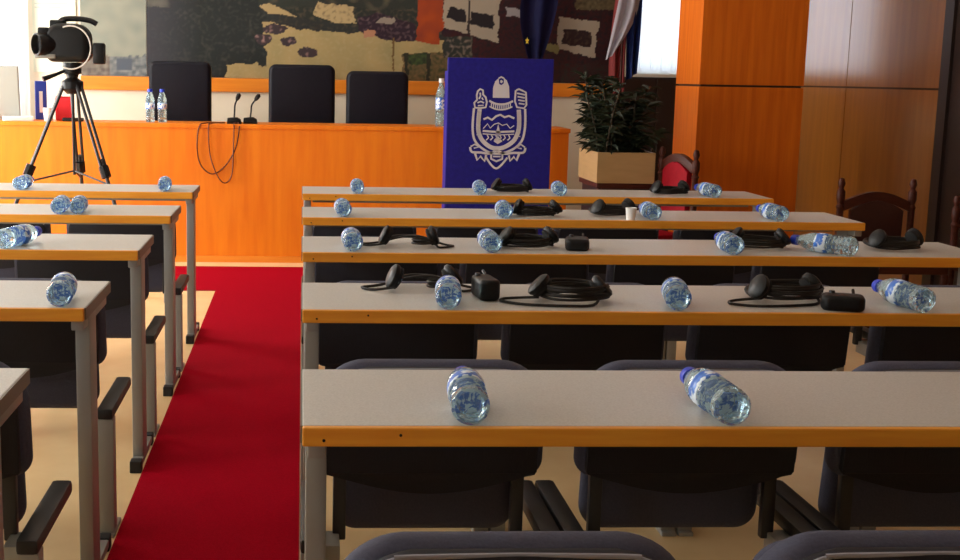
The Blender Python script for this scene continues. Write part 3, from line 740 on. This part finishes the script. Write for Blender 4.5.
# ------------------------------------------------------------------ mural prints on the back wall
def lerp3(a, b, t): return tuple(x + (y - x) * t for x, y in zip(a, b))
def nz(x, y, s, o=0.): return noise.noise(Vector((x * s, y * s, o)))
def inpoly(x, y, P):
    c = False; j = len(P) - 1
    for i in range(len(P)):
        (xi, yi), (xj, yj) = P[i], P[j]
        if (yi > y) != (yj > y) and x < (xj - xi) * (y - yi) / (yj - yi) + xi: c = not c
        j = i
    return c
DARK = (.020, .024, .024); SAND = (.46, .34, .15); WHT = (.40, .34, .26); MAR = (.055, .012, .014); ORG = (.40, .065, .014)
def town(x, y):
    """picture units: x 147..622, y 80 at the bottom edge, getting smaller upward"""
    x += 2.2 * nz(x, y, .12, 20.) + 1.0 * nz(x, y, .4, 30.); y += 1.6 * nz(x, y, .12, 40.) + .9 * nz(x, y, .4, 50.)
    n1 = nz(x, y, .09); n2 = nz(x, y, .3, 5.); n3 = nz(x, y, .05, 9.)
    c = lerp3(SAND, (.36, .29, .13), .5 + n3)
    c = lerp3(c, (.50, .40, .22), max(0, n2) * .6)
    # avenue of trees / far houses along the top
    if y < 22 + (x - 265) * .10 + 4 * n1 and x > 250:
        c = lerp3((.025, .030, .026), (.10, .08, .05), max(0, n2 * 1.4))
    if y < 8 + 4 * n1 and x < 420: c = lerp3((.03, .035, .03), (.16, .13, .08), max(0, n1))
    if inpoly(x, y, [(314, 2), (350, 6), (353, 23), (330, 22), (310, 15)]): c = lerp3((.48, .36, .18), (.1, .08, .05), max(0, n2))
    if inpoly(x, y, [(252, 8), (268, 4), (320, 30), (352, 34), (255, 32)]) and y < 20 + (x - 255) * .13: c = lerp3((.42, .31, .16), SAND, .5)
    if inpoly(x, y, [(262, 14), (300, 18), (354, 27), (356, 33), (300, 30), (262, 22)]): c = lerp3((.028, .03, .03), (.07, .06, .04), max(0, n2))
    if inpoly(x, y, [(355, 16), (376, 12), (412, 22), (414, 40), (390, 40), (372, 36), (356, 30)]): c = lerp3((.030, .016, .028), (.14, .09, .10), max(0, n2 * 1.5))
    if inpoly(x, y, [(378, 16), (392, 17), (388, 23), (374, 22)]): c = (.30, .25, .20)
    if inpoly(x, y, [(362, 30), (373, 30), (373, 36), (360, 37)]): c = (.46, .22, .13)
    if y > 52 + (412 - x) * .08 and x > 400: c = lerp3((.20, .13, .06), (.07, .07, .03), .5 + n2)
    if inpoly(x, y, [(404, 54), (424, 51), (426, 62), (408, 64)]): c = lerp3((.06, .10, .03), (.02, .03, .02), .5 + n2)
    if abs(x - 390.5) < .9 and 36 < y < 74: c = (.16, .09, .03)
    for px in (404, 426): 
        if abs(x - px) < 2 and y > 52: c = (.03, .03, .02)
    # great tree
    edge = 262 + 8 * n1 - .004 * (y - 30) ** 2 + (6 if y > 40 else 0)
    if x < edge and not (x > 225 and y > 66 + 5 * n1):
        c = lerp3(DARK, (.055, .058, .048), max(0, .5 * n1 + .9 * n2))
        if x < 200: c = lerp3(c, (.06, .06, .075), .6 * min(1, (200 - x) / 45))
    if x < 172 and y < 10: c = lerp3(c, (.16, .15, .12), max(0, n1 + .3))
    # parasols
    for cx, cy, rw in ((272, 30, 12), (286, 42, 8), (262, 40, 9), (305, 53, 11)):
        if ((x - cx) / rw) ** 2 + ((y - cy) / 5.) ** 2 < 1: c = lerp3((.05, .035, .04), (.3, .18, .17), max(0, n2 * 2 - .3))
    # orange house and its neighbours
    if x > 414:
        if x < 441 - (0 if y < 30 else 4) and y < 40 + (x - 414) * .15: c = lerp3(ORG, (.30, .05, .02), .5 + n1)
        if x > 440 and y < 46 + (x - 440) * .3: c = lerp3(MAR, (.03, .012, .02), .5 + n1)
        if 440 < x < 470 and 34 < y < 56: c = lerp3((.03, .035, .03), (.25, .2, .16), max(0, n2 * 1.5))
        if x > 470: c = lerp3(MAR, (.022, .014, .018), .5 + n2)
        if inpoly(x, y, [(441, -20), (496, -20), (495, 40), (440, 25)]):
            c = WHT
            for q in ([(444, 4), (462, 7), (462, 20), (443, 16)], [(468, 9), (491, 12), (490, 26), (467, 21)]):
                if inpoly(x, y, q): c = (.022, .018, .022)
            if abs(x - 465.5) < 1: c = (.04, .03, .03)
        if inpoly(x, y, [(503, 3), (521, 6), (520, 15), (502, 12)]): c = (.34, .30, .30)
        if inpoly(x, y, [(556, 12), (596, 16), (594, 54), (556, 45)]):
            c = lerp3(WHT, (.24, .19, .14), max(0, (580 - x) / 40))
            if inpoly(x, y, [(560, 24), (590, 27), (589, 43), (560, 40)]): c = lerp3((.03, .014, .016), (.10, .07, .04), max(0, n2))
        if y < 5 and x > 572: c = lerp3((.16, .13, .07), (.08, .06, .03), .5 + n2)
        if inpoly(x, y, [(536, 36), (556, 41), (556, 50), (536, 44)]): c = (.18, .15, .06)
        if y > 60 + 3 * n1 and x > 560: c = lerp3((.03, .03, .025), MAR, .5 + n2)
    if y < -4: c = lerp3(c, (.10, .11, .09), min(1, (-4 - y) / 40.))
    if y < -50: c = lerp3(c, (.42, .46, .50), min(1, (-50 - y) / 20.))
    return c
def glare_grey(x, y):  # glare painted as grey into the print colour, faint buildings along the bottom
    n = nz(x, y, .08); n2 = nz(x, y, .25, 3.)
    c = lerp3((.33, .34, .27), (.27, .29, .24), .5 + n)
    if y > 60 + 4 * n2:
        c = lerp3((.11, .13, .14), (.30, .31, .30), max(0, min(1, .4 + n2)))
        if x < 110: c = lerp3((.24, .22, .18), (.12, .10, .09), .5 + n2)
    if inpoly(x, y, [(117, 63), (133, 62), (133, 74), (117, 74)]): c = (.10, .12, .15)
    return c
def mural(name, label, fn, px0, px1, X0, X1, z0, z1, step, grp):
    me = bpy.data.meshes.new(name); nx = int((px1 - px0) / step); zs = []
    z = z0
    while z < 1.95: zs.append(z); z += .0078 * step
    while z < z1: zs.append(z); z += .04
    zs.append(z1)
    V, F, C = [], [], []
    for zz in zs:
        for i in range(nx + 1):
            t = i / nx; V.append((X0 + (X1 - X0) * t, YB - .012, zz))
            pxx = px0 + (px1 - px0) * t
            yy = 80 - (zz - z0) / .0078
            C.append(fn(pxx, yy))
    w = nx + 1
    for j in range(len(zs) - 1):
        for i in range(nx): F.append((j * w + i, j * w + i + 1, (j + 1) * w + i + 1, (j + 1) * w + i))
    # board thickness behind the print
    k = len(V)
    for x, zz in ((X0, z0), (X1, z0), (X1, z1), (X0, z1)): V.append((x, YB - .001, zz)); C.append((.1, .1, .1))
    c4 = [0, nx, len(zs) * w - 1, (len(zs) - 1) * w]
    for a in range(4): F.append((c4[a], k + a, k + (a + 1) % 4, c4[(a + 1) % 4]))
    me.from_pydata(V, [], F); me.update()
    at = me.color_attributes.new('ink', 'FLOAT_COLOR', 'POINT')
    for i, c in enumerate(C): at.data[i].color = (*[max(0, q) * .8 for q in c], 1)
    me.materials.append(M['mural'])
    o = bpy.data.objects.new(name, me); COL.objects.link(o)
    return tag(o, label, 'picture', grp)
mural('wall_mural', 'large printed aerial view of a town square on the wall behind the dais', town, 147, 622, -1.243, 2.60, 1.277, 3.0, .9, None)
mural('wall_mural_strip', 'narrow printed strip, grey with painted-in glare, beside the town square mural', glare_grey, 82, 147, -1.765, -1.247, 1.277, 3.0, 1.7, None)
# poster left of the strip
b = B(); box(b, -2.14, -1.80, YB - .014, YB, 1.30, 2.6); po = tag(obj('poster', b, M['posterpaper']), 'pale greenish paper poster on the wall beside the sheer curtain', 'poster')
b = B()
for k, (z, w) in enumerate(((1.83, .26), (1.80, .20), (1.60, .24))): box(b, -2.12, -2.12 + w, YB - .016, YB - .014, z, z + .008)
obj('faint_lines', b, M['ink'], po)

# ------------------------------------------------------------------ curtain, blinds
def drape(name, x0, x1, y, z0, z1, amp, per, m, label, cat):
    b = B(); n = int((x1 - x0) / .008)
    A, C = [], []
    for i in range(n + 1):
        x = x0 + (x1 - x0) * i / n; yy = y + amp * math.sin(2 * PI * x / per) + amp * .4 * math.sin(2 * PI * x / per * 2.3 + 1)
        A.append(b.verts.new((x, yy, z0))); C.append(b.verts.new((x, yy * 1.0, z1)))
    for i in range(n): b.faces.new((A[i], A[i + 1], C[i + 1], C[i]))
    return tag(obj(name, b, m, None, 80), label, cat)
drape('sheer_curtain', -3.25, -2.16, YB - .10, .3, 3.05, .022, .11, M['curtain'], 'white sheer curtain over the window at the tripod end', 'curtain')
bl = thing('vertical_blind', 'white vertical blind in the window behind the flags', 'blind', ((WB[0] + WB[1]) / 2, YB + .03, 0))
b = B(); box(b, -.36, .36, -.02, .02, WB[3] - .05, WB[3] - .005); obj('head_rail', b, M['white'], bl)
for k in range(8):
    x = -.31 + .0885 * k
    b = B(); box(b, -.0425, .0425, -.0012, .0012, WB[2] + .012, WB[3] - .05, 0, T(x, 0, 0, math.radians(-16)))
    obj('slat', b, M['blind'], bl)
# dark cabinet shape added for the backlit shade under that window
cb = thing('shade_cabinet', 'dark cabinet shape added for the backlit shade below the window with vertical blind', 'cabinet', (2.86, 9.99, 0))
b = B(); box(b, -.34, .23, 0, .29, .04, 1.335, .004); obj('carcass', b, M['doorwood'], cb)
for s in (-1, 1):
    b = B(); box(b, -.055 + s * .15 - .145, -.055 + s * .15 + .145, -.018, 0, .06, 1.32, .003); dd = obj('door', b, M['doorwood'], cb)
    b = B(); tube(b, [(-.055 + s * .02, -.028, .75), (-.055 + s * .02, -.028, .87)], .006); obj('handle', b, M['darkmetal'], dd, 40)
b = B(); box(b, -.33, .22, .02, .27, 0, .04); obj('plinth', b, M['black'], cb)

# ------------------------------------------------------------------ flags on poles
def flag(x, y, label, strips, star=None, zt=2.55):
    root = thing('flag_on_pole', label, 'flag', (x, y, 0), 0, 'flags behind the lectern')
    b = B(); lathe(b, [(0, 0), (.14, 0), (.14, .015), (.05, .03), (.03, .06), (0, .06)], 20); obj('base', b, M['brass'], root, 40)
    b = B(); tube(b, [(0, 0, .05), (0, 0, zt)], .011); obj('pole', b, M['darkwood'], root, 50)
    b = B(); lathe(b, [(0, 0), (.016, .005), (.022, .03), (.010, .05), (0, .09)], 12, T(0, 0, zt)); obj('finial', b, M['brass'], root, 50)
    for nm, m, poly, off in strips:
        b = B(); n = 14
        # cloth strip between two edge curves, folded in depth
        (l0, l1, l2), (r0, r1, r2) = poly
        L = catmull([(l0[0], 0, l0[1]), (l1[0], 0, l1[1]), (l2[0], 0, l2[1])], 8); R = catmull([(r0[0], 0, r0[1]), (r1[0], 0, r1[1]), (r2[0], 0, r2[1])], 8)
        G = []
        for p, q in zip(L, R):
            row = []
            for j in range(n + 1):
                t = j / n; v = p.lerp(q, t); v.y = off + .022 * math.sin(t * 11 + off * 60) - .012
                row.append(b.verts.new(v))
            G.append(row)
        for A, C in zip(G, G[1:]):
            for j in range(n): b.faces.new((A[j], A[j + 1], C[j + 1], C[j]))
        bmesh.ops.solidify(b, geom=b.faces[:], thickness=.002)
        obj(nm, b, m, root, 60)
    if star:
        for sx, sz in star:
            pts = []
            for k in range(10):
                a = PI / 2 + k * PI / 5; r = .030 if k % 2 == 0 else .013
                pts.append((sx + r * .55 * math.cos(a), sz + r * math.sin(a)))
            b = B(); prism(b, pts, -.066, -.060); obj('star', b, M['star'], root)
    return root
flag(2.47, 9.80, 'white blue and red flag hanging from a pole beside the window blind', [
    ('white_stripe', M['flagwhite'], (((.04, 2.5), (-.07, 1.85), (-.14, 1.46)), ((.12, 2.5), (.10, 1.85), (-.08, 1.50))), -.05),
    ('blue_stripe', M['flagblue'], (((.05, 2.5), (.02, 1.75), (.03, 1.30)), ((.13, 2.5), (.13, 1.75), (.115, 1.36))), -.015),
    ('red_stripe', M['flagred'], (((.0, 2.5), (-.09, 1.60), (-.07, 1.02)), ((.06, 2.5), (.03, 1.60), (.035, 1.08))), .02)])
flag(1.84, 10.02, 'dark blue flag with yellow stars hanging behind the lectern', [
    ('cloth', M['flagnavy'], (((.0, 2.5), (-.15, 1.85), (-.05, 1.38)), ((.14, 2.5), (.15, 1.90), (.03, 1.40))), -.03)],
    star=[(-.085, 1.60), (-.06, 1.98), (.05, 2.14)])

# ------------------------------------------------------------------ carved chairs
def carved_chair(x, y, rz, w, h, leather, label, drop=.085):
    root = thing('carved_armchair', label, 'chair', (x, y, 0), rz, 'carved wooden chairs by the wall')
    # faces +y locally reversed: back panel at y=0, seat toward -y
    for s in (-1, 1):
        prof = [(.017, 0), (.017, .44), (.021, .46), (.017, .48), (.017, h - .16), (.022, h - .15), (.014, h - .135), (.021, h - .11), (.021, h - .07), (.011, h - .055), (.019, h - .03), (.012, h - .005), (0, h)]
        b = B(); lathe(b, prof, 14, T(s * w / 2, 0, 0)); obj('rear_post', b, M['darkwood'], root, 40)
        b = B(); lathe(b, [(.014, 0), (.020, .05), (.016, .2), (.022, .30), (.018, .40), (0, .40)], 14, T(s * (w / 2 - .005), -.40, 0)); obj('leg', b, M['darkwood'], root, 40)
    top = h - drop
    n = 12
    arch = [(-w / 2 + .015 + (w - .03) * j / n, top - .035 + .05 * math.sin(PI * j / n)) for j in range(n + 1)]
    b = B(); prism(b, arch + [(p[0], p[1] - .05) for p in arch[::-1]], -.014, .014, .004); obj('top_rail', b, M['darkwood'], root, 30)
    pan = [(p[0] * .80, p[1] - .045) for p in arch]
    b = B(); prism(b, pan + [(w * .36, .50), (-w * .36, .50)], -.025, .012, .008); obj('back_panel', b, leather, root, 40)
    b = B(); box(b, -w / 2, w / 2, -.42, .02, .40, .44, .006); obj('seat_frame', b, M['darkwood'], root)
    b = B(); box(b, -w / 2 + .02, w / 2 - .02, -.41, -.03, .44, .485, .02); obj('seat_cushion', b, leather, root, 40)
    b = B(); box(b, -w / 2, w / 2, -.01, .01, .20, .23); box(b, -w / 2, w / 2, -.41, -.39, .18, .21); obj('stretcher', b, M['darkwood'], root)
    return root
carved_chair(2.945, 6.30, 0, .375, .835, M['oxleather'], 'dark carved chair with turned finials beyond the second-row desk end')
carved_chair(3.425, 6.05, 0, .375, .775, M['oxleather'], 'dark carved chair close against the dark door at the wall')
carved_chair(2.075, 6.86, math.radians(-72), .32, .945, M['redleather'], 'bright red carved chair standing at the foot of the wood pillar', .045)
# slim dark board behind the pillar
b = B(); box(b, -.045, .045, -.02, .02, 0, 1.0, .004, T(3.17, 8.2, 0, 0, 0)); o = tag(obj('display_post', b, M['black']), 'slim dark post standing behind the wood pillar', 'post')
b = B(); box(b, 3.02, 3.32, 8.08, 8.32, 0, .015, .004); obj('base', b, M['black'], o)

# ------------------------------------------------------------------ light
w = bpy.data.worlds.new('World'); sc.world = w; w.use_nodes = True
bg = w.node_tree.nodes['Background']; bg.inputs[0].default_value = (.86, .93, 1, 1); bg.inputs[1].default_value = 5.5
def area(name, loc, rot, sx, sy, e, col):
    l = bpy.data.lights.new(name, 'AREA'); l.shape = 'RECTANGLE'; l.size = sx; l.size_y = sy; l.energy = e; l.color = col
    o = bpy.data.objects.new(name, l); COL.objects.link(o); o.location = loc; o.rotation_euler = rot
    return o
for i, (a, c, z0, z1) in enumerate(WL):
    area('daylight_lamp', (XL - .06, (a + c) / 2, (z0 + z1) / 2), (0, -PI / 2, 0), z1 - z0 - .1, c - a - .1, (40, 150, 300)[i], (1, .965, .90))  # area lamps added in the unseen openings, on top of the sky

# ------------------------------------------------------------------ camera (lens shifted: the photograph is a crop)
cam = bpy.data.cameras.new('Camera'); co = bpy.data.objects.new('Camera', cam); COL.objects.link(co)
F, PITCH, ROLL, YAW, CXP, H = 1258.154, .1608, .0161, .0526, 366.4514, 1.3093
fw = Vector((math.sin(YAW) * math.cos(PITCH), math.cos(YAW) * math.cos(PITCH), -math.sin(PITCH)))
rt = Vector((math.cos(YAW), -math.sin(YAW), 0)); dn = fw.cross(rt)
r2 = rt * math.cos(ROLL) - dn * math.sin(ROLL); d2 = rt * math.sin(ROLL) + dn * math.cos(ROLL)
mt = Matrix((r2, -d2, -fw)).transposed().to_4x4(); mt.translation = (0, 0, H)
co.matrix_world = mt
cam.sensor_fit = 'HORIZONTAL'; cam.sensor_width = 36; cam.lens = F * 36 / 960; cam.shift_x = (480 - CXP) / 960; cam.shift_y = 0
cam.clip_start = .05
sc.camera = co
sc.view_settings.view_transform = 'Standard'; sc.view_settings.look = 'None'; sc.view_settings.gamma = 1; sc.view_settings.exposure = -.58
sc.view_settings.use_curve_mapping = False
sc.cycles.max_bounces = 10
